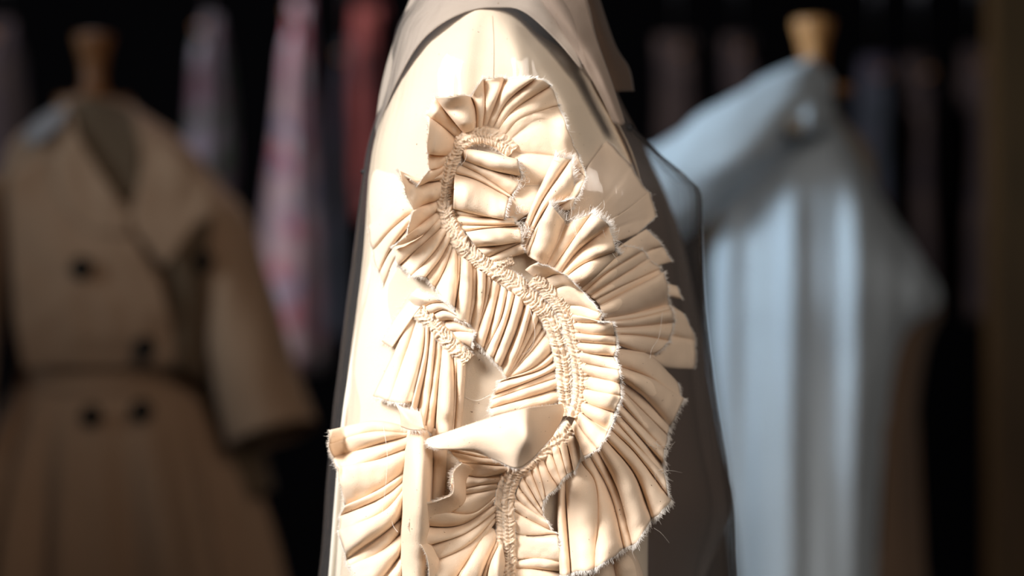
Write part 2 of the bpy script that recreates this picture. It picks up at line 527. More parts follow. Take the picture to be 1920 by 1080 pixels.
# ---- a gathering: puckered band with two rows of stitches
def gathering(parent, line, width=30, w0=0.008, period=8.5, seed=0, height=0.0045, fuzz=2.2, rows=(-0.30, 0.30), chev=0.9):
    L = 0
    for a, b in zip(line, line[1:]): L += math.hypot(b[0] - a[0], b[1] - a[1])
    n = int(L / 1.5)
    pts = resample([tuple(p) + ((width,) if len(p) == 2 else ()) for p in line], n)
    m = 17
    P = []
    Vv = []
    for i, (x, y, wdt) in enumerate(pts):
        x0, y0, _ = pts[max(0, i - 2)]; x1, y1, _ = pts[min(n - 1, i + 2)]
        tx, ty = x1 - x0, y1 - y0; l = math.hypot(tx, ty) or 1
        nx, ny = -ty / l, tx / l
        s = i * 1.5
        row = []
        for k in range(m):
            v = 2 * k / (m - 1) - 1
            ph = (s + chev * abs(v) * wdt * 0.30 + 14 * nz(s * 0.03, v * 0.7, seed) + 4 * nz(s * 0.10, v * 1.1, seed + 9)) / (period * .74)
            f = ph - math.floor(ph)
            amp = 0.65 + 0.6 * nz(math.floor(ph) * 1.7, seed, 2 + 0.6 * v)
            prof = (max(0, 1 - (2 * f - 1) ** 2)) ** 0.7
            px0, py0 = x + nx * v * wdt / 2, y + ny * v * wdt / 2
            pinch = 1.0
            for rr in rows: pinch -= 0.42 * math.exp(-((v - rr) / 0.10) ** 2)
            edge = sm((1 - abs(v)) / 0.22)
            w = w0 - .002 + height * 1.1 * (0.35 + amp * prof) * pinch * (0.35 + 0.65 * edge) + 0.0015 * (1 - v * v)
            off = v * wdt / 2 * (1 + 0.18 * nz(s * 0.06, seed + 4, v)) + 1.2 * nz(s * .2, v * 3, seed + 2)
            px, py = x + nx * off, y + ny * off
            row.append(W(px, py, sleeve_w(px, py) + w))
        P.append(row)
    o = mesh_obj('gathered_seam', [p for r in P for p in r], grid_faces(n, m), CALICO, parent)
    T = Tubes()
    for i in range(2, n - 3):
        for k in range(1, m - 1):
            if random.random() < 0.03 * fuzz:
                p = P[i][k]; q = P[i + 1][k]; al = (q - p).normalized(); ac = (P[i][k + 1] - P[i][k - 1]).normalized()
                dr = (ac * random.gauss(0, 1) + al * random.gauss(0, .7) + Vector((0, -0.5, 0))).normalized()
                ln = random.uniform(.0008, .0026)
                T.add([p, p + dr * ln * .6 + Vector((0, -.0002, 0)), p + dr * ln], .00011, .00007)
    if fuzz:
        fray(T, [r[0] for r in P], [r[1] for r in P], (0.0010, 0.0030), fuzz, 0.7, 0.00010)
        fray(T, [r[-1] for r in P], [r[-2] for r in P], (0.0010, 0.0030), fuzz, 0.7, 0.00010)
    # stitches: short threads across the puckers, in two rows
    for rr in rows:
        k = int((rr + 1) / 2 * (m - 1))
        i = 2
        while i < n - 5:
            a, b = P[i][k], P[min(n - 1, i + 3)][k]
            up = Vector((0, -0.0012, 0))
            T.add([a + up * .2, a.lerp(b, .5) + up, b + up * .2], 0.00016)
            i += 5
    T.build('stitching', STITCH if False else THREAD, parent)
    return o

# === ruffle A: the outer side, over the top and down the left of the serpentine
A1 = [
 [0.10, (945, 430, .003), (1000, 400, .006), (1070, 392, .012)],
 [0.10, (950, 350, .003), (1020, 350, .007), (1078, 372, .014)],
 [0.08, (956, 286, .005), (1050, 295, .012), (1099, 331, .018)],
 [0.08, (948, 268), (1010, 225), (1062, 240, .016)],
 [0.3, (940, 262), (975, 222), (1046, 196, .018)],
 [0.40, (930, 250), (965, 205), (1030, 160, .014)],
 [0.45, (921, 244), (950, 190), (1000, 146)],
 [0.55, (911, 240), (930, 190), (945, 148)],
 [0.75, (904, 240), (908, 195), (904, 153, .010)],
 [0.8, (893, 242), (892, 205), (884, 182, .020)],
 [0.7, (869, 250), (848, 222), (823, 184, .030)],
 [0.8, (858, 262), (835, 240), (806, 214, .026)],
 [0.55, (841, 292), (822, 290), (803, 285, .036)],
 [0.7, (836, 308), (822, 315), (808, 316, .046)],
 [0.8, (832, 322), (812, 335), (788, 345, .030)],
 [0.6, (828, 338), (795, 340), (752, 322, .036)],
 [0.5, (825, 374), (795, 385), (775, 395, .044)],
 [0.5, (827, 392), (790, 420), (765, 440, .036)],
 [0.55, (830, 408), (785, 445), (738, 462, .022)],
]
A2 = [
 [0.5, (828, 404), (785, 445), (738, 462, .014)],
 [0.7, (832, 422), (795, 455), (748, 492, .012)],
 [0.8, (838, 436), (815, 470), (772, 512, .016)],
 [0.35, (846, 448), (825, 485), (800, 516, .012)],
 [0.8, (851, 458), (836, 500), (815, 540, .010)],
 [0.5, (858, 470), (856, 520), (848, 568, .012)],
 [0.9, (864, 480), (862, 530), (853, 592, .010)],
 [0.35, (886, 496), (886, 550), (880, 606, .010)],
 [0.8, (894, 504), (893, 560), (882, 612, .008)],
 [0.6, (911, 514), (908, 560), (894, 628, .008)],
 [0.7, (922, 524), (912, 570), (890, 630, .008)],
 [0.8, (938, 534), (925, 590), (906, 650, .008)],
 [0.85, (952, 544), (938, 600), (910, 656, .008)],
 [0.85, (966, 552), (950, 610), (926, 672, .008)],
 [0.85, (986, 564), (968, 620), (940, 686, .008)],
 [0.8, (1001, 578), (980, 640), (951, 702, .008)],
 [0.6, (1014, 592), (985, 650), (954, 706, .008)],
 [0.55, (1023, 605), (990, 655), (954, 708, .008)],
 [0.35, (1030, 616), (995, 660), (950, 708, .008)],
 [0.6, (1046, 650), (1000, 690), (945, 712, .010)],
 [0.5, (1050, 668), (1010, 695), (938, 712, .010)],
 [0.6, (1052, 690), (1000, 712), (930, 738, .010)],
 [0.7, (1056, 704), (1000, 722), (926, 746, .010)],
 [0.7, (1058, 726), (1000, 744), (921, 768, .010)],
 [0.6, (1062, 750), (1000, 768), (930, 790, .010)],
]
rA, _ = ruffle(A1, wb=.006, wh=.024, seed=1, puff=0.95, tuck=.005, curl=.008)
rA2, _ = ruffle(A2, wb=.007, wh=.010, seed=2, puff=0.85)

# === ruffle B: the inner side; short pleats to the right, then the big fan
B1 = [
 [0.9, (868, 278), (910, 285), (968, 300, .016)],
 [0.35, (872, 302), (915, 318), (974, 332, .012)],
 [0.5, (862, 308), (905, 330), (958, 366, .008)],
 [0.85, (852, 326), (895, 338), (952, 368, .010)],
 [0.3, (850, 392), (895, 400), (942, 406, .010)],
 [0.75, (852, 402), (900, 407), (958, 406, .010)],
 [0.5, (858, 422), (905, 422), (962, 420, .008)],
 [0.85, (872, 434), (910, 428), (970, 423, .010)],
 [0.5, (894, 464), (930, 460), (974, 452, .008)],
 [0.8, (915, 484), (940, 472), (974, 456, .010)],
 [0.6, (930, 494), (950, 485), (980, 474, .008)],
]
B2 = [
 [0.55, (972, 452), (1000, 380), (1040, 296, .016)],
 [0.5, (978, 462), (1015, 380), (1070, 300, .020)],
 [0.6, (984, 470), (1020, 400), (1076, 372, .018)],
 [0.7, (990, 480), (1012, 420), (1030, 388, .022)],
 [0.35, (1024, 500), (1045, 460), (1062, 420, .016)],
 [0.85, (1032, 504), (1060, 465), (1085, 440, .010)],
 [0.55, (1048, 518), (1085, 470), (1142, 425, .028)],
 [0.75, (1054, 526), (1095, 495), (1150, 470, .024)],
 [0.5, (1085, 544), (1115, 520), (1158, 480, .018)],
]
B2[5] = [0.9, (1034, 506), (1068, 458), (1106, 404, .024)]
B3 = [
 [0.5, (1080, 542), (1120, 500), (1165, 462, .010)],
 [0.7, (1096, 548), (1140, 510), (1204, 470, .012)],
 [0.7, (1106, 556), (1150, 525), (1212, 486, .012)],
 [0.35, (1116, 562), (1165, 535), (1232, 502, .012)],
 [0.75, (1124, 572), (1180, 545), (1244, 518, .016)],
 [0.5, (1132, 598), (1190, 588), (1254, 572, .012)],
 [0.7, (1138, 604), (1195, 596), (1256, 580, .016)],
 [0.4, (1148, 614), (1195, 612), (1262, 604, .012)],
 [0.6, (1152, 626), (1200, 630), (1252, 640, .012)],
 [0.4, (1156, 645), (1190, 658), (1222, 666, .008)],
]
B4 = [
 [0.45, (1156, 654), (1215, 664), (1270, 716, .014)],
 [0.7, (1160, 686), (1220, 710), (1277, 752, .018)],
 [0.25, (1162, 712), (1205, 745), (1254, 802, .012)],
 [0.75, (1161, 726), (1200, 765), (1252, 816, .012)],
 [0.75, (1160, 752), (1195, 790), (1243, 842, .012)],
 [0.75, (1158, 774), (1195, 815), (1240, 868, .012)],
 [0.6, (1154, 790), (1195, 835), (1244, 890, .012)],
 [0.8, (1146, 806), (1195, 855), (1254, 938, .022)],
 [0.85, (1134, 822), (1190, 890), (1222, 974, .028)],
 [0.5, (1118, 840), (1160, 920), (1188, 1016, .030)],
 [0.75, (1108, 856), (1146, 930), (1170, 1028, .036)],
 [0.65, (1090, 866), (1118, 920), (1114, 1062, .030)],
 [0.5, (1060, 890), (1062, 960), (1070, 1074, .034)],
 [0.3, (1048, 905), (1046, 970), (1050, 1076, .026)],
]
rB, PB = ruffle(B1, wb=.006, wh=.010, seed=3, puff=0.8, density=2.2)
rB2, _ = ruffle(B2, wb=.007, wh=.020, seed=4, puff=0.7, density=3.0, fringe=(0.002, .0060))
rB3, _ = ruffle(B3, wb=.004, wh=.012, seed=5, puff=0.75, fringe=(0.0018, .0042))
rB4, _ = ruffle(B4, wb=.005, wh=.012, seed=6, puff=0.8, fringe=(0.0015, .0042))

# === narrow bright heading C beside the main gathering
C1 = [
 [0.25, (985, 506), (996, 498), (1010, 494, .016)],
 [0.15, (1012, 528), (1040, 515), (1060, 516, .014)],
 [0.2, (1028, 548), (1060, 535), (1092, 548, .016)],
 [0.45, (1045, 572), (1090, 575), (1128, 588, .018)],
 [0.5, (1052, 586), (1085, 592), (1120, 602, .014)],
 [0.6, (1060, 602), (1100, 606), (1146, 604, .024)],
 [0.6, (1066, 620), (1105, 628), (1150, 632, .020)],
 [0.55, (1070, 640), (1110, 644), (1152, 648, .022)],
 [0.5, (1074, 656), (1110, 664), (1148, 668, .016)],
 [0.6, (1076, 676), (1118, 684), (1158, 690, .026)],
 [0.5, (1080, 700), (1120, 708), (1160, 716, .022)],
 [0.6, (1081, 724), (1118, 734), (1160, 742, .026)],
 [0.5, (1081, 745), (1110, 760), (1150, 775, .018)],
 [0.6, (1080, 765), (1105, 785), (1140, 806, .022)],
 [0.6, (1078, 785), (1095, 810), (1120, 836, .022)],
 [0.5, (1072, 800), (1085, 830), (1096, 856, .018)],
]
rC, _ = ruffle([[c[0]] + [(p[0], p[1]) + ((p[2] + .024,) if len(p) > 2 else ()) for p in c[1:]] for c in C1], wb=.015, wh=.038, seed=8, puff=0.55, density=2.6, fringe=(0.001, .003), curl=0.006)

# === ruffle E: the short gathering on the left, pleats hanging down
E1 = [
 [0.22, (762, 580), (748, 640), (700, 742, .022)],
 [0.25, (784, 590), (765, 650), (732, 752, .026)],
 [0.9, (798, 598), (795, 660), (772, 758, .026)],
 [0.8, (806, 612), (800, 680), (782, 770, .012)],
 [0.6, (818, 630), (808, 720), (796, 800, .010)],
 [0.75, (830, 640), (822, 730), (816, 812, .008)],
 [0.4, (850, 652), (852, 730), (848, 812, .010)],
 [0.75, (857, 660), (857, 740), (852, 818, .008)],
 [0.4, (874, 672), (870, 740), (864, 806, .006)],
]
rE, _ = ruffle(E1, wb=.010, wh=.012, seed=9, puff=0.7)
E2 = [   # its small upper frill
 [0.3, (765, 560), (770, 552), (778, 545, .012)],
 [0.6, (790, 582), (805, 570), (826, 566, .016)],
 [0.6, (806, 592), (830, 580), (852, 590, .020)],
 [0.6, (822, 606), (845, 600), (878, 612, .020)],
 [0.6, (840, 622), (860, 620), (884, 622, .018)],
 [0.5, (856, 640), (872, 645), (882, 650, .014)],
]
rE2, _ = ruffle(E2, wb=.010, wh=.016, seed=10, puff=0.6, density=2.6)

# small worn tag of cloth above it, at the left
sh, P = sheet('ruffle', [[(772, 545, .006), (752, 580, .008), (716, 640, .012)], [(800, 560, .010), (770, 600, .014), (735, 652, .014)]], CALICO, coat, 24, 14, .004, 2.2, rel=True)
T = Tubes(); fray(T, P[0], P[1], density=1.2); fray(T, [r[-1] for r in P], [r[-2] for r in P]); T.build('frayed_edge', THREAD, sh)

# ruffle at the left edge under the plastic
H1 = [
 [0.4, (772, 372), (740, 385), (690, 420, .006)],
 [0.7, (776, 396), (735, 430), (700, 470, .010)],
 [0.7, (770, 425), (735, 465), (712, 510, .012)],
 [0.6, (760, 450), (738, 490), (722, 530, .010)],
]
rH, _ = ruffle(H1, wb=.006, wh=.008, seed=11, puff=0.5)

# === ruffle F: lower left, pleats running out to the left edge
F1 = [
 [0.3, (765, 800), (700, 790), (622, 806, .030)],
 [0.6, (766, 812), (700, 810), (620, 832, .036)],
 [0.5, (766, 818), (700, 836), (626, 858, .026)],
 [0.5, (766, 840), (700, 865), (636, 880, .034)],
 [0.7, (766, 880), (710, 920), (648, 950, .024)],
 [0.45, (766, 894), (715, 935), (638, 968, .020)],
 [0.65, (766, 905), (720, 960), (640, 1000, .028)],
 [0.5, (766, 960), (720, 1000), (650, 1050, .024)],
 [0.7, (766, 985), (720, 1030), (660, 1064, .020)],
 [0.6, (766, 1020), (730, 1070), (690, 1120, .022)],
 [0.5, (766, 1070), (740, 1110), (710, 1160, .022)],
]
rF, _ = ruffle([[c[0]] + [(p[0], p[1]) + ((p[2] + .028,) if len(p) > 2 else ()) for p in c[1:]] for c in F1], wb=.012, wh=.046, seed=12, puff=0.65, density=2.4, curl=.004)

# the long roll hanging beside it
G1 = [
 [1.0, (762, 790, .010), (754, 900, .012), (744, 1110, .012)],
 [0.3, (806, 800, .008), (812, 880, .008), (800, 1110, .008)],
 [0.3, (840, 812, .004), (835, 900, .004), (820, 1110, .004)],
]
rG, _ = ruffle(G1, seed=13, puff=0.85, density=0, skew=0.05, hem=0)
# crumpled raw end over the roll
sh, P = sheet('ruffle', [[(738, 752, .030), (756, 764, .034), (790, 772, .032)], [(750, 775, .036), (765, 785, .042), (795, 800, .034)], [(752, 800, .034), (772, 806, .040), (800, 806, .030)]], CALICO, coat, 26, 16, .006, 4.4, rel=True)
T = Tubes(); fray(T, P[-1], P[-2], density=1.4); fray(T, P[0], P[1]); T.build('frayed_edge', THREAD, sh)

# === ruffle I: bottom left of the lower gathering
I1 = [
 [0.3, (990, 850), (900, 850), (816, 824, .034)],
 [0.6, (975, 862), (905, 858), (848, 848, .030)],
 [0.6, (960, 874), (912, 872), (866, 868, .034)],
 [0.6, (948, 888), (900, 895), (850, 888, .018)],
 [0.5, (942, 905), (895, 912), (848, 926, .028)],
 [0.35, (938, 915), (888, 925), (822, 936, .020)],
 [0.45, (936, 925), (880, 965), (784, 950, .034)],
 [0.7, (934, 940), (860, 985), (766, 984, .036)],
 [0.6, (934, 956), (870, 1000), (788, 1020, .024)],
 [0.6, (936, 962), (880, 1020), (806, 1056, .024)],
 [0.75, (936, 970), (890, 1030), (838, 1110, .018)],
 [0.9, (916, 986), (892, 1030), (856, 1100, .014)],
 [0.5, (938, 1000), (915, 1050), (895, 1110, .012)],
 [0.8, (940, 1012), (918, 1060), (905, 1120, .010)],
 [0.6, (948, 1060), (940, 1090), (938, 1130, .010)],
]
rI, _ = ruffle(I1, wb=.006, wh=.022, seed=14, puff=0.55, density=2.2, curl=.003)

sh, P = sheet('ruffle', [
 [(866, 868, .046), (850, 886, .050), (849, 924, .050), (824, 937, .048), (786, 952, .050), (766, 988, .052), (788, 1020, .046), (803, 1054, .044), (804, 1110, .038)],
 [(876, 872, .040), (861, 892, .041), (860, 930, .041), (836, 945, .040), (799, 961, .042), (780, 992, .043), (800, 1026, .039), (814, 1060, .037), (814, 1110, .033)],
 [(888, 880, .026), (874, 900, .026), (872, 938, .026), (850, 958, .026), (816, 974, .028), (798, 998, .028), (816, 1034, .026), (828, 1066, .026), (826, 1110, .024)]], CALICO, coat, 70, 14, .004, 9.1, rel=True)
T = Tubes(); fray(T, P[0], P[1], (.0008, .0024), 1.8); T.build('frayed_edge', THREAD, sh)
# the big pale flap that folds over in front
flap_rows = [
 [(803, 822, .036), (862, 802, .052), (925, 781, .060), (975, 768, .070), (1003, 763, .058), (1054, 757, .030)],
 [(806, 834, .050), (880, 818, .064), (940, 806, .078), (984, 792, .088), (1008, 786, .060), (1057, 772, .028)],
 [(824, 842, .054), (895, 840, .064), (948, 842, .080), (990, 828, .090), (1012, 815, .056), (1050, 792, .024)],
 [(846, 840, .046), (900, 850, .054), (930, 862, .064), (968, 878, .076), (994, 864, .066), (1014, 842, .044), (1036, 818, .020)],
]
fl, P = sheet('ruffle', flap_rows, CALICO, coat, 70, 34, .006, 7.7, rel=True)
T = Tubes(); fray(T, P[-1], P[-2], (0.0008, .0028), 2.0); fray(T, P[0], P[1], (0.0006, .0012), .4); fray(T, [r[0] for r in P], [r[1] for r in P], density=2.2); T.build('frayed_edge', THREAD, fl)

# === ruffle J: narrow frill right of the lower gathering
J1 = [
 [0.7, (1078, 806), (1085, 835), (1088, 856, .014)],
 [0.7, (1060, 818), (1070, 850), (1078, 880, .014)],
 [0.7, (1046, 828), (1056, 860), (1064, 886, .014)],
 [0.7, (1030, 838), (1042, 868), (1052, 898, .014)],
 [0.7, (1016, 850), (1030, 885), (1046, 908, .014)],
 [0.7, (1004, 862), (1016, 895), (1026, 926, .014)],
 [0.6, (992, 876), (1006, 910), (1018, 938, .014)],
 [0.6, (980, 894), (998, 925), (1014, 952, .012)],
 [0.45, (972, 912), (996, 940), (1016, 964, .012)],
 [0.5, (966, 934), (996, 958), (1022, 976, .012)],
 [0.3, (962, 958), (994, 976), (1034, 996, .014)],
 [0.25, (962, 1000), (995, 1004), (1044, 1000, .016)],
 [0.45, (956, 1054), (1000, 1046), (1050, 1048, .014)],
 [0.4, (955, 1066), (1000, 1066), (1052, 1072, .010)],
 [0.4, (955, 1100), (1000, 1100), (1052, 1100, .010)],
]
rJ, _ = ruffle(J1, wb=.006, wh=.014, seed=15, puff=0.6, density=2.2)

# === shaded panels behind on the right
L1 = [
 [0.05, (1060, 420, .004), (1092, 330, .008), (1138, 262, .014)],
 [0.10, (1082, 432, .004), (1150, 360, .014), (1184, 312, .020)],
 [0.18, (1090, 446, .004), (1165, 402, .014), (1218, 366, .020)],
 [0.25, (1098, 456, .004), (1165, 424, .010), (1229, 405, .022)],
 [0.2, (1105, 470, .004), (1150, 455, .006), (1192, 440, .008)],
]
rL, _ = ruffle(L1, seed=16, puff=0.16, fringe=(.0008, .0022))
L2 = [
 [0.3, (1150, 470, .004), (1180, 450, .010), (1210, 431, .020)],
 [0.3, (1170, 495, .004), (1215, 470, .012), (1240, 462, .024)],
 [0.3, (1180, 520, .004), (1225, 500, .010), (1256, 490, .020)],
]
rL2, _ = ruffle(L2, seed=17, puff=0.35)
L3 = [
 [0.4, (1190, 600, -.004), (1240, 570, -.002), (1282, 592, .002)],
 [0.35, (1200, 640, -.004), (1250, 630, -.002), (1304, 640, .004)],
 [0.35, (1200, 680, -.004), (1250, 690, -.002), (1300, 692, .002)],
]
rL3, _ = ruffle(L3, seed=18, puff=0.35)
L4 = [
 [0.4, (1200, 540, .002), (1240, 530, .002), (1266, 536, .010)],
 [0.4, (1210, 560, .002), (1250, 556, .002), (1276, 560, .010)],
]
rL4, _ = ruffle(L4, seed=19, puff=0.35)
# cloth under the lower frills
M1 = [
 [0.6, (1050, 1060, .004), (1060, 1075, .006), (1070, 1110, .010)],
 [0.6, (1090, 1060, .004), (1100, 1075, .006), (1110, 1110, .010)],
 [0.6, (1140, 1045, .004), (1150, 1060, .006), (1160, 1110, .010)],
 [0.6, (1185, 1030, .004), (1200, 1060, .006), (1215, 1110, .010)],
]
rM, _ = ruffle(M1, seed=20, puff=0.5)

# === the gatherings
gathering(rA, [(962, 284), (944, 268), (920, 256), (893, 253), (868, 264), (850, 286), (840, 316), (834, 350), (833, 384), (840, 416), (856, 446), (880, 474), (908, 496), (940, 514), (968, 534), (996, 556)], 34, .009, 9, seed=21, height=.0042)
gathering(rA2, [(990, 552), (1014, 574), (1036, 604), (1050, 640), (1058, 680), (1062, 720), (1066, 756), (1070, 778)], 36, .013, 9.5, seed=22, height=.005)
gathering(rC, [(1000, 520), (1024, 540), (1048, 566), (1066, 598), (1076, 634), (1086, 672), (1090, 712), (1088, 750), (1080, 784)], 32, .019, 8.5, seed=23, height=.004)
gathering(rE, [(784, 582), (806, 600), (826, 622), (844, 642), (864, 662), (878, 676)], 30, .014, 9, seed=24, height=.005)
gathering(rI, [(1076, 800), (1052, 824), (1020, 842), (990, 862), (964, 886), (950, 916), (946, 950), (948, 984), (950, 1020), (950, 1060), (950, 1110)], 36, .009, 9.5, seed=25, height=.005)
gathering(rB2, [(935, 500), (950, 490), (962, 486)], 22, .010, 7, seed=26, height=.004)

# === loose threads
T = Tubes()
for (x, y, s, n) in ((975, 330, 22, 12), (960, 315, 14, 6), (975, 395, 16, 9), (982, 432, 18, 14), (985, 425, 12, 8), (1064, 405, 16, 8), (1075, 420, 12, 6)):
    tangle(T, x, y, sleeve_w(x, y) + .018, s * 0.75, max(3, int(n * .6)))
for pts in (
    [(719, 800, .040), (726, 850, .044), (724, 900, .046), (717, 960, .044), (716, 992, .042), (690, 1010, .040)],
    [(744, 946, .040), (734, 965, .040), (737, 985, .040), (746, 998, .040)],
    [(994, 580, .026), (1002, 610, .028), (1001, 640, .026), (988, 660, .022), (978, 664, .020)],
    [(1242, 585, .030), (1236, 630, .034), (1222, 655, .034), (1219, 672, .034)],
    [(1155, 636, .030), (1160, 642, .036), (1154, 656, .034)],
    [(1226, 990, .030), (1240, 1000, .032), (1255, 1018, .030)],
    [(872, 745, .004), (895, 751, .006), (920, 740, .012)],
    [(966, 772, .020), (985, 758, .026), (1010, 752, .026)],
    [(876, 282, .022), (872, 300, .024), (858, 318, .022)],
    [(940, 288, .020), (965, 302, .024), (990, 318, .024)],
    [(1145, 470, .030), (1156, 485, .034), (1168, 494, .032)],
    [(1140, 455, .032), (1160, 452, .036), (1172, 462, .034)],
    [(1225, 830, .030), (1240, 836, .032), (1262, 832, .030)],
    [(1230, 884, .030), (1244, 880, .034), (1258, 888, .030)],
    [(1085, 345, .026), (1095, 340, .028), (1105, 342, .026)],
):
    thread(T, pts)
for _ in range(26):
    a = random.choice([(1130, 430), (1160, 465), (1110, 402), (1062, 410), (1050, 300), (980, 440), (1245, 835), (1242, 886)])
    x, y = a[0] + random.gauss(0, 8), a[1] + random.gauss(0, 8)
    ex, ey = x + random.gauss(0, 14), y + random.gauss(0, 14)
    thread(T, [(x, y, .030), ((x + ex) / 2 + random.gauss(0, 6), (y + ey) / 2 + random.gauss(0, 6), .034), (ex, ey, .030)], 0.00012)
T.build('loose_thread', THREAD, coat)

# === body of the coat: shoulder, back and skirt behind the sleeve
BL = [(-260, 900), (-180, 840), (-100, 800), (-40, 782), (20, 764), (80, 752), (160, 745), (300, 730), (500, 725), (900, 715), (1080, 700), (2600, 600)]
BR = [(-260, 1060), (-180, 1085), (-100, 1098), (-40, 1104), (20, 1108), (80, 1118), (160, 1150), (300, 1220), (420, 1268), (560, 1302), (700, 1328), (850, 1356), (950, 1374), (1080, 1322), (1300, 1310), (2600, 1500)]
BF = [(-260, -0.16), (-180, -0.14), (-100, -0.115), (-40, -0.09), (20, -0.070), (80, -0.062), (160, -0.075), (300, -0.125), (500, -0.14), (2600, -0.14)]
def bfold(px, py, sa):
    return 0.006 * nz(px * 0.007, py * 0.003, 13) + 0.003 * nz(px * 0.02, py * 0.008, 18)
body = sleeve_mesh('body', BL, BR, BF, 0.20, SHADED_TAUPE, -260, 2600, 20, n=110, folds=bfold, parent=coat, expo=2.1)
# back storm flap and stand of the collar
sheet('storm_flap', [[(1085, -40, -.12), (1108, 30, -.12), (1112, 90, -.12), (1128, 178, -.12)], [(1100, -40, -.13), (1132, 62, -.13), (1146, 110, -.13), (1160, 172, -.125)], [(1112, -40, -.16), (1152, 80, -.16), (1180, 128, -.16), (1189, 171, -.15)]], SHADED_TAUPE, coat, 30, 14, .002, 1.0)
sheet('shoulder_yoke', [[(985, -50, -.075), (1010, 10, -.066), (1060, 70, -.060), (1110, 150, -.056), (1150, 230, -.06)], [(1030, -50, -.066), (1050, 10, -.058), (1085, 70, -.054), (1130, 150, -.054), (1165, 235, -.06)], [(1085, -50, -.080), (1104, 10, -.078), (1118, 70, -.074), (1146, 150, -.070), (1172, 230, -.07)]], YOKE_SHADE, coat, 40, 16, .003, 5.0)

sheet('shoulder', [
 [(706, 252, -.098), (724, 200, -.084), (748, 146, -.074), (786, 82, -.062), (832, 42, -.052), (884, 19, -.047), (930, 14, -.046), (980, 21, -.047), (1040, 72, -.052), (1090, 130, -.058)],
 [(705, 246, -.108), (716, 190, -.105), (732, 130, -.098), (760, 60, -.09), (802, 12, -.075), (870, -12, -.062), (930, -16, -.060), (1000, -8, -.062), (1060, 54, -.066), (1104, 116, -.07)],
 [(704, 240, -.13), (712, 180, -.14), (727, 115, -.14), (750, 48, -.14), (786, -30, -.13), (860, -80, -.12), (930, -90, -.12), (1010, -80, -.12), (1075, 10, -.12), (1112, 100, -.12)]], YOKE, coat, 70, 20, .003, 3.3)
# seam lines on the sleeve head
def seam(pts, rad=0.0004, w=0.0012, mat=STITCH, name='seam', surf=sleeve_w):
    T = Tubes()
    q = resample([p + (0,) for p in pts], 40)
    T.add([W(x, y, surf(x, y) + sfold(x, y, 0.9) + w) for x, y, _ in q], rad)
    o = T.build(name, mat, coat, stuff=False)
    return o
seam([(923, 30), (926, 80), (925, 150)], 0.00025, .0010)

# === clear plastic outer layer
PL = [(-260, 880), (-120, 800), (-40, 780), (0, 768), (50, 744), (120, 729), (200, 711), (270, 690), (330, 680), (400, 671), (500, 659), (560, 650), (640, 640), (760, 625), (900, 612), (1080, 597), (1700, 560)]
PR = [(-260, 1040), (-120, 1080), (-40, 1095), (0, 1104), (60, 1118), (130, 1128), (190, 1150), (220, 1172), (290, 1240), (345, 1302), (366, 1316), (460, 1319), (600, 1327), (760, 1347), (900, 1369), (960, 1378), (1080, 1384), (1700, 1400)]
PF = [(-260, -0.15), (-120, -0.11), (-40, -0.06), (0, -0.035), (50, -0.016), (120, -0.004), (250, 0.003), (400, 0.0045), (1700, 0.004)]
def pfold(px, py, sa):
    return 0.0016 * nz(px * 0.012, py * 0.003, 23)
plastic = sleeve_mesh('plastic_layer', PL, PR, PF, 0.15, VINYL, -260, 1700, 12, n=128, folds=pfold, parent=coat, expo=2.7, thick=0.0)
plastic['label'] = 'clear glossy plastic outer layer'

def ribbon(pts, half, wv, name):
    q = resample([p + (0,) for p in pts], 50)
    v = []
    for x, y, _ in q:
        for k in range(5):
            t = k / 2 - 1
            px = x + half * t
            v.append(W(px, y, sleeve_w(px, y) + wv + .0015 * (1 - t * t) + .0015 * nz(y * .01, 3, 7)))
    o = mesh_obj(name, v, grid_faces(50, 5), VINYL_HIGHLIGHT, coat)
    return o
r_ = ribbon([(722, 380), (706, 460), (690, 560), (672, 690), (658, 800), (644, 900), (630, 1090)], 8, .006, 'painted_highlight')  # ribbon painted in place of the reflection along the left side
r_['label'] = 'painted cream highlight strip on the plastic'
ribbon([(700, 470), (682, 560), (660, 690), (642, 820), (620, 1090)], 5, .008, 'painted_highlight')
# press studs
def stud(px, py, w, r, mat):
    bm = bmesh.new()
    bmesh.ops.create_uvsphere(bm, u_segments=16, v_segments=10, radius=r)
    for v in bm.verts:
        v.co.y *= 0.5
    me = bpy.data.meshes.new('press_stud'); bm.to_mesh(me); bm.free(); me.materials.append(mat)
    for p in me.polygons: p.use_smooth = True
    o = bpy.data.objects.new('press_stud', me); COL.objects.link(o)
    o.parent = coat; o.location = W(px, py, w) - coat.location
    return o
stud(1180, 240, -.125, .0032, DARKMETAL)
stud(681, 322, -.135, .0020, DARKMETAL)

# ------------------------------------------------------------------ dress forms
def lathe(name, prof, mat, parent, loc, n=32):
    v = []; 
    for r, z in prof:
        for i in range(n):
            a = 2 * math.pi * i / n
            v.append(Vector((loc[0] + r * math.cos(a), loc[1] + r * math.sin(a), loc[2] + z)))
    f = grid_faces(len(prof), n, True)
    f.append(tuple(range(n))[::-1]); f.append(tuple(range((len(prof) - 1) * n, len(prof) * n)))
    return mesh_obj(name, v, f, mat, parent)

def ellipse_loft(name, rings, mat, parent, n=64, folds=None, thick=0.0, cap=False):
    """rings: (z, cx, cy, rx, ry)"""
    v = []
    for z, cx, cy, rx, ry in rings:
        for i in range(n):
            a = 2 * math.pi * i / n
            d = folds(a, z) if folds else 0
            v.append(Vector((cx + (rx + d) * math.cos(a), cy + (ry + d) * math.sin(a), z)))
    f = grid_faces(len(rings), n, True)
    if cap: f.append(tuple(range(n))[::-1]); f.append(tuple(range((len(rings) - 1) * n, len(rings) * n)))
    return mesh_obj(name, v, f, mat, parent, thick=thick)

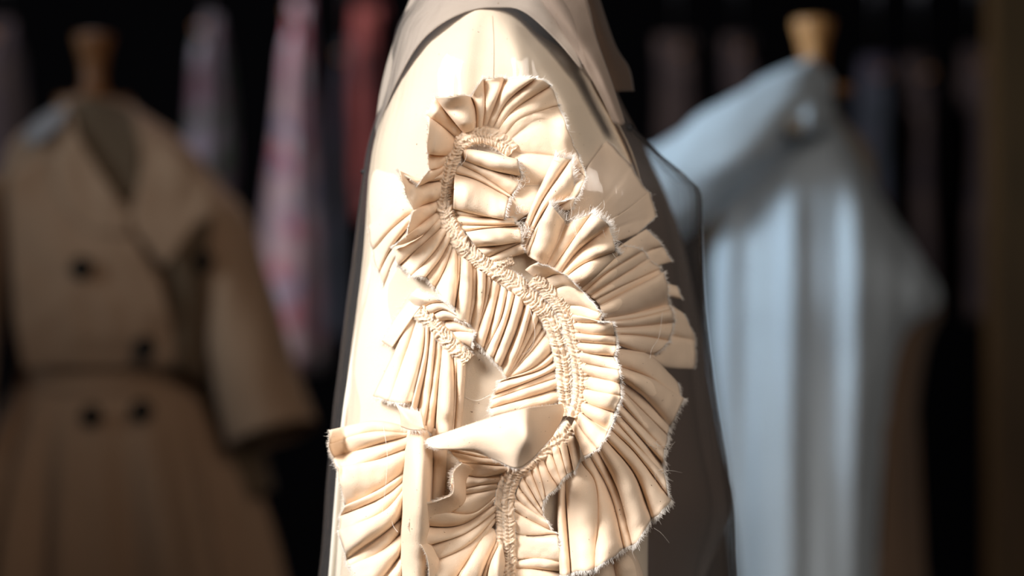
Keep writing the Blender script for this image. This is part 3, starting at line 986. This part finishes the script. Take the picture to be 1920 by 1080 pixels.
def dense(rings, k=6):
    out = []
    m = (len(rings) - 1) * k
    for i in range(m + 1): out.append(cr(rings, i / m))
    return out

def dress_form(x, y, znk, label, scale=1.0, cap=True, bodyscale=1.0, wd=None):
    wd = wd or WOOD
    """padded torso on a wooden stand; znk is the height of the neck plate"""
    t = empty('dress_form', (x, y, 0), label, 'dress form')
    s = scale
    s = scale * bodyscale
    rings = [(znk - .62, x, y, .15 * s, .11 * s), (znk - .52, x, y, .16 * s, .115 * s), (znk - .40, x, y, .115 * s, .088 * s), (znk - .24, x, y, .145 * s, .11 * s),
             (znk - .12, x, y, .15 * s, .095 * s), (znk - .07, x, y, .12 * s, .075 * s), (znk - .035, x, y, .062 * s, .055 * s), (znk - .004, x, y, .05 * s, .05 * s)]
    ellipse_loft('torso', dense(rings, 5), LINEN, t, 48, cap=True)
    s = scale
    lathe('neck_plate', [(.002, -.004), (.056 * s, -.004), (.058 * s, .002), (.056 * s, .010), (.03, .014), (.002, .014)], wd, t, (x, y, znk))
    if cap:
        lathe('neck_finial', [(.001, .012), (.026, .012), (.020, .026), (.018, .045), (.021, .066), (.027, .088), (.0305, .100), (.0300, .106), (.020, .109), (.001, .110)], wd, t, (x, y, znk))
    lathe('pole', [(.014, .05), (.014, znk - .60)], DARKMETAL, t, (x, y, 0), 20)
    lathe('base', [(.001, 0.0), (.20, 0.0), (.205, .012), (.19, .024), (.05, .034), (.02, .06), (.001, .06)], DARKMETAL, t, (x, y, 0), 40)
    return t

# behind the ruffled coat: the form it hangs on
dress_form(W(960, 540, 0).x + 0.02, 0.15, 1.50, 'dress form hidden inside the ruffled coat under the plastic', 0.62, cap=False, bodyscale=.52)

# ------------------------------------------------------------------ khaki trench coat at the left
wl = -1.90       # depth of its plane
k_l = K * (D0 - wl)
cl = W(190, 540, wl)
LX, LY = cl.x, cl.y
dress_form(W(176, 0, wl).x, LY, W(0, 196, wl).z, 'dress form with wooden neck finial wearing the khaki trench coat', wd=DARKWOOD)
trench = empty('trench_coat', (LX, LY, 0), 'khaki double-breasted trench coat with dark buttons and belt on a dress form', 'coat')

def Q(px, py, dy=0.0, w=wl):
    """point on the coat's own plane shifted dy metres to the camera"""
    return W(px, py, w + dy)

def panel(name, rows, mat, parent, w=wl, nu=30, nv=24, wob=.006, seed=0.0, thick=.002):
    o, _ = sheet(name, [[(a, b, w + c) for a, b, c in r] for r in rows], mat, parent, nu, nv, wob, seed, thick)
    return o

# bodice as a full torso loft (pixel widths turned into metres on the coat's plane)
def ring(py, xl, xr, ry, w, dyc=0.0):
    a, b = W(xl, py, w), W(xr, py, w)
    return (a.z, (a.x + b.x) / 2, -w + dyc, (b.x - a.x) / 2, ry)
tr_rings = [ring(190, 120, 240, .07, wl), ring(215, 95, 270, .08, wl), ring(262, 30, 340, .10, wl), ring(330, 0, 395, .125, wl), ring(420, 0, 410, .14, wl),
            ring(540, 15, 400, .145, wl), ring(640, 30, 385, .13, wl), ring(700, 45, 370, .115, wl)]
def trf(a, z): return 0.006 * nz(math.cos(a) * 3, math.sin(a) * 3, z * 5)
ellipse_loft('bodice', dense(tr_rings, 6), KHAKI, trench, 72, trf, thick=.002)
sk_rings = [ring(700, 45, 370, .115, wl), ring(760, 20, 400, .13, wl), ring(860, -20, 445, .16, wl), ring(1080, -60, 510, .20, wl), ring(1500, -120, 590, .26, wl), ring(1700, -150, 620, .28, wl)]
def skf(a, z):
    t = sm((W(0, 700, wl).z - z) / 0.25)
    return t * (0.016 * math.sin(a * 11 + 1.2 * math.sin(a * 3) + 0.6) + 0.010 * math.sin(a * 17 + 2))
ellipse_loft('skirt', dense(sk_rings, 8), KHAKI, trench, 160, skf, thick=.002)
ellipse_loft('belt', dense([ring(688, 38, 377, .126, wl), ring(692, 36, 379, .131, wl), ring(726, 38, 377, .131, wl), ring(730, 40, 375, .126, wl)], 3), KHAKI, trench, 72)
# overlapping front, lapels, storm flaps
panel('front_overlap', [[(18, 330, .14), (60, 300, .13), (135, 270, .11)], [(20, 480, .150), (110, 440, .168), (235, 415, .165)], [(28, 600, .15), (160, 580, .176), (310, 560, .165)], [(45, 694, .13), (170, 692, .150), (330, 690, .138)]], KHAKI, trench, seed=1)
panel('lapel', [[(130, 200, .10), (112, 262, .12)], [(150, 262, .135), (100, 330, .15)], [(205, 350, .165), (150, 420, .172)], [(245, 405, .170), (240, 440, .178)]], KHAKI, trench, seed=2)
panel('lapel', [[(250, 215, .10), (280, 240, .10)], [(266, 290, .135), (345, 300, .13)], [(258, 350, .16), (392, 372, .15)], [(246, 404, .170), (345, 450, .172)], [(250, 430, .174), (308, 500, .172)]], KHAKI, trench, seed=3)
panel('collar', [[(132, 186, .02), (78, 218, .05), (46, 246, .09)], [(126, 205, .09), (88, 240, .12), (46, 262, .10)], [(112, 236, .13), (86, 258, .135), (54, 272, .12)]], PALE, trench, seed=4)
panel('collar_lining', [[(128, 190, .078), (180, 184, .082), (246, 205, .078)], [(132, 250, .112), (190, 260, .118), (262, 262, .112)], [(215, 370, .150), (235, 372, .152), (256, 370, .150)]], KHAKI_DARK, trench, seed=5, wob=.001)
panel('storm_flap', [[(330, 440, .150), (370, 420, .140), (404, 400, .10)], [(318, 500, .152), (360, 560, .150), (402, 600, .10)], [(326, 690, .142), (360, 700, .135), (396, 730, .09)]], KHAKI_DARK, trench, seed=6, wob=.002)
# sleeves
def tube(name, path, mat, parent, n=36, seed=0.0, fold=.007, thick=.002):
    """path: (px, py, w, rx_px, ry_m) centre points"""
    pts = [cr(path, i / 40) for i in range(41)]
    v = []
    for i, (px, py, w, rx, ry) in enumerate(pts):
        a0 = pts[max(0, i - 1)]; a1 = pts[min(40, i + 1)]
        d = (W(a1[0], a1[1], a1[2]) - W(a0[0], a0[1], a0[2])).normalized()
        side = Vector((-d.z, 0, d.x)).normalized() if abs(d.z) + abs(d.x) > 1e-6 else Vector((1, 0, 0))
        nrm = d.cross(side)
        c = W(px, py, w); r = rx * K * (D0 - w)
        for k in range(n):
            a = 2 * math.pi * k / n
            f = fold * nz(math.cos(a) * 2.2, math.sin(a) * 2.2, i * .12 + seed)
            v.append(c + side * ((r + f) * math.cos(a)) + nrm * ((ry + f) * math.sin(a)))
    return mesh_obj(name, v, grid_faces(41, n, True), mat, parent, thick=thick)
s = tube('sleeve', [(375, 355, wl, 40, .07), (405, 430, wl + .02, 62, .085), (440, 560, wl + .05, 72, .09), (478, 700, wl + .08, 80, .09), (512, 818, wl + .10, 84, .09)], KHAKI, trench, seed=1)
tube('sleeve', [(-5, 350, wl, 40, .07), (-40, 450, wl + .02, 60, .085), (-70, 600, wl + .05, 70, .09), (-90, 720, wl + .06, 74, .09), (-100, 830, wl + .08, 76, .09)], KHAKI, trench, seed=2)
tube('back_flap', [(400, 740, wl - .02, 40, .05), (430, 830, wl, 52, .06), (455, 930, wl + .0, 60, .06)], KHAKI_DARK, trench, seed=3)

def disc_button(px, py, w, parent, r=.0165):
    c = W(px, py, w)
    v = []; prof = [(.001, -.002), (.85, -.002), (1.0, 0), (1.0, .002), (.85, .004), (.6, .003), (.001, .003)]
    n = 24
    for rr, h in prof:
        for i in range(n):
            a = 2 * math.pi * i / n
            v.append(Vector((c.x + r * rr * math.cos(a), c.y - h, c.z + r * rr * math.sin(a))))
    return mesh_obj('button', v, grid_faces(len(prof), n, True), BUTTON, parent)
for px, py, dw in ((153, 503, .185), (380, 490, .145), (272, 652, .178), (172, 780, .15), (266, 770, .15)):
    disc_button(px, py, wl + dw, trench)

# ------------------------------------------------------------------ white draped coat at the right
wr = -1.75
cw = W(1525, 540, wr)
dress_form(cw.x, cw.y, W(0, 174, wr).z, 'dress form with wooden neck finial wearing the white draped cape', bodyscale=.62)
cape = empty('draped_cape', (cw.x, cw.y, 0), 'white draped cape with a wide slanting collar on a dress form', 'cape')
def cf(px, py): 
    return 0.010 * math.sin((px - 1340) * 0.050 + 0.0012 * py) + 0.004 * math.sin((px - 1300) * 0.105 + 1)
def drape(name, rows, mat, parent, w, nu, nv, amp=1.0, seed=0.0):
    R = [resample(r, nu) for r in rows]
    v = []
    for j in range(nv):
        t = j / (nv - 1)
        for i in range(nu):
            px, py, ww = cr([r[i] for r in R], t)
            ww += amp * cf(px, py) * sm((py - 260) / 200) + .004 * nz(px * .01, py * .01, seed)
            v.append(W(px, py, w + ww))
    return mesh_obj(name, v, grid_faces(nv, nu), mat, parent, thick=.002)
drape('front', [
    [(1400, 300, .06), (1470, 260, .09), (1530, 215, .10), (1560, 215, .09), (1590, 262, .04)],
    [(1352, 380, .10), (1450, 350, .15), (1530, 330, .15), (1600, 340, .13), (1652, 372, .03)],
    [(1338, 470, .11), (1450, 460, .16), (1560, 450, .17), (1650, 460, .14), (1722, 478, .03)],
    [(1334, 560, .11), (1450, 560, .17), (1560, 550, .18), (1680, 545, .15), (1766, 565, .04)],
    [(1336, 660, .11), (1450, 670, .17), (1560, 680, .17), (1640, 670, .15), (1690, 640, .10)],
    [(1355, 850, .12), (1440, 860, .18), (1530, 870, .18), (1600, 870, .16), (1655, 850, .10)],
    [(1385, 1100, .12), (1450, 1100, .19), (1530, 1100, .19), (1590, 1100, .16), (1640, 1100, .10)],
    [(1400, 1400, .12), (1460, 1400, .20), (1530, 1400, .20), (1590, 1400, .16), (1630, 1400, .10)]], WHITE, cape, wr, 110, 70)
drape('back', [
    [(1480, 200, -.05), (1530, 190, -.06), (1590, 262, -.03)],
    [(1330, 420, -.05), (1530, 420, -.14), (1690, 430, -.02)],
    [(1330, 560, -.05), (1530, 560, -.18), (1766, 570, -.0)],
    [(1330, 700, -.05), (1530, 700, -.18), (1722, 700, -.02)],
    [(1340, 1080, -.05), (1530, 1080, -.18), (1735, 1080, -.02)],
    [(1340, 1400, -.05), (1530, 1400, -.20), (1760, 1400, -.02)]], TAN, cape, wr, 50, 40)
# right arm under the cloth, tan edge below it
panel('lining', [[(1735, 556, .09), (1756, 570, .06), (1766, 590, .0)], [(1690, 610, .09), (1720, 640, .06), (1740, 650, .0)], [(1662, 700, .10), (1700, 740, .06), (1722, 760, .0)], [(1656, 900, .10), (1690, 920, .06), (1716, 920, .0)], [(1645, 1120, .10), (1690, 1120, .06), (1740, 1100, .0)]], TAN, cape, w=wr, seed=6)
# slanting collar roll, running down to the left
tube('collar', [(1520, 160, wr + .08, 46, .04), (1455, 205, wr + .14, 62, .05), (1370, 270, wr + .16, 74, .06), (1290, 330, wr + .15, 80, .06), (1190, 400, wr + .10, 84, .06)], WHITE, cape, seed=7, fold=.010)
panel('collar_knot', [[(1490, 190, .16), (1520, 180, .16), (1562, 190, .10)], [(1480, 232, .17), (1520, 225, .19), (1566, 222, .12)], [(1484, 262, .16), (1520, 256, .17), (1560, 262, .10)]], WHITE, cape, w=wr, seed=8)
panel('collar_tab', [[(1474, 222, .225), (1512, 222, .225)], [(1480, 252, .225), (1505, 250, .225)]], KHAKI_DARK, cape, w=wr, seed=9, nu=10, nv=8, wob=0)

# ------------------------------------------------------------------ clothes rail far behind
wf = -4.2
rail = empty('clothes_rail', (0, -wf, 0), 'long black clothes rail against the dark back wall', 'rail')
zr = W(0, -160, wf).z
def bar(name, a, b, r, mat, parent, n=16):
    d = (b - a).normalized(); s = d.cross(Vector((.3, .2, 1))).normalized(); t = d.cross(s)
    v = []
    for p in (a, b):
        for i in range(n):
            q = 2 * math.pi * i / n
            v.append(p + s * r * math.cos(q) + t * r * math.sin(q))
    return mesh_obj(name, v, grid_faces(2, n, True) + [tuple(range(n))[::-1], tuple(range(n, 2 * n))], mat, parent)
x0, x1 = W(-160, 0, wf).x, W(2080, 0, wf).x
bar('rail', Vector((x0, -wf, zr)), Vector((x1, -wf, zr)), .014, DARKMETAL, rail)
for x in (x0 + .02, x1 - .02):
    bar('upright', Vector((x, -wf, .02)), Vector((x, -wf, zr)), .014, DARKMETAL, rail)
    bar('foot', Vector((x, -wf - .25, .014)), Vector((x, -wf + .25, .014)), .014, DARKMETAL, rail)

def hanging(px, ptop, pbot, wtop, wbot, mat, label, seed, cat='garment'):
    """a narrow garment seen end-on on a hanger"""
    a = W(px, ptop, wf)
    t = empty('hanging_garment', (a.x, -wf, W(0, pbot, wf).z), label, cat, 'clothes on the far rail')
    m = K * (D0 - wf)
    rings = []
    n = 12
    for i in range(n + 1):
        s = i / n
        py = lerp(ptop, pbot, s)
        hw = lerp(wtop, wbot, min(1, s * 1.5) * .8 + .2 * s) / 2 * m
        c = W(px + 6 * math.sin(s * 3 + seed), py, wf)
        rings.append((c.z, c.x, c.y, max(.004, hw), lerp(.03, .20, sm(min(1, s * 5)))))
    def f(a_, z): return .010 * math.sin(a_ * 7 + seed + z * 2) + .008 * nz(a_ * 2, z * 4, seed)
    ellipse_loft('cloth', dense(rings, 2), mat, t, 40, f, thick=.002)
    top = W(px, ptop, wf)
    bar('hanger', Vector((top.x, -wf - .19, top.z - .05)), Vector((top.x, -wf + .19, top.z - .05)), .006, WOOD, t, 10)
    bar('hook', Vector((top.x, -wf, top.z - .05)), Vector((top.x, -wf, zr - .014)), .003, STEEL, t, 8)
    return t

PINK = floral('pink_print', (0.62, 0.46, 0.46), [(0.62, 0.20, 0.24), (0.62, 0.60, 0.64), (0.34, 0.30, 0.40), (0.66, 0.36, 0.42)])
GREY = floral('grey_green_print', (0.16, 0.14, 0.15), [(0.07, 0.12, 0.07), (0.24, 0.21, 0.25), (0.16, 0.09, 0.11)])
RED = floral('rust_red_print', (0.34, 0.08, 0.07), [(0.42, 0.12, 0.10), (0.18, 0.06, 0.06)])
DIM = floral('brown_print', (0.06, 0.04, 0.036), [(0.09, 0.06, 0.05), (0.05, 0.035, 0.04)])
BLUE = floral('slate_print', (0.06, 0.07, 0.09), [(0.10, 0.08, 0.11), (0.04, 0.05, 0.06)])
hanging(390, 30, 430, 14, 84, GREY, 'grey and green printed garment on the far rail, left of the pink one', 1)
hanging(556, 0, 690, 14, 116, PINK, 'tall pink and white floral garment on the far rail', 2)
hanging(648, 80, 640, 8, 44, BLUE, 'slate blue garment hanging close behind the pink floral one', 3)
hanging(697, 10, 420, 44, 60, RED, 'rust red garment on the far rail beside the ruffled coat', 4)
hanging(6, 40, 420, 30, 50, DIM, 'brown garment on the far rail at its left end', 5)
hanging(1268, 70, 420, 56, 76, DIM, 'brown garment on the far rail right of the ruffled coat', 6)
hanging(1380, 70, 420, 36, 50, DIM, 'narrow brown garment on the far rail left of the cape finial', 7)
hanging(1826, 90, 600, 40, 70, DIM, 'long brown garment on the far rail beside the wooden post', 8)
hanging(1640, 110, 560, 40, 70, BLUE, 'dark slate garment on the far rail behind the white cape', 9)
hanging(1722, 110, 560, 40, 60, DIM, 'brown garment on the far rail second from the wooden post', 10)

p0 = W(1868, 0, -2.9); p1 = W(1990, 0, -2.9)
post = empty('wooden_post', ((p0.x + p1.x) / 2, p0.y, 0), 'square golden brown wooden post at the right edge', 'post')
box_obj('shaft', (p0.x, p0.y, 0.03), (p1.x, p0.y + .12, 3.19), wood('post_wood', (0.10, 0.055, 0.018), (0.15, 0.08, 0.028), 8), post, .006)
box_obj('base', (p0.x - .02, p0.y - .02, 0.0), (p1.x + .02, p0.y + .14, 0.12), wood('post_base_wood', (0.08, 0.04, 0.012), (0.12, 0.06, 0.02), 8), post, .006)
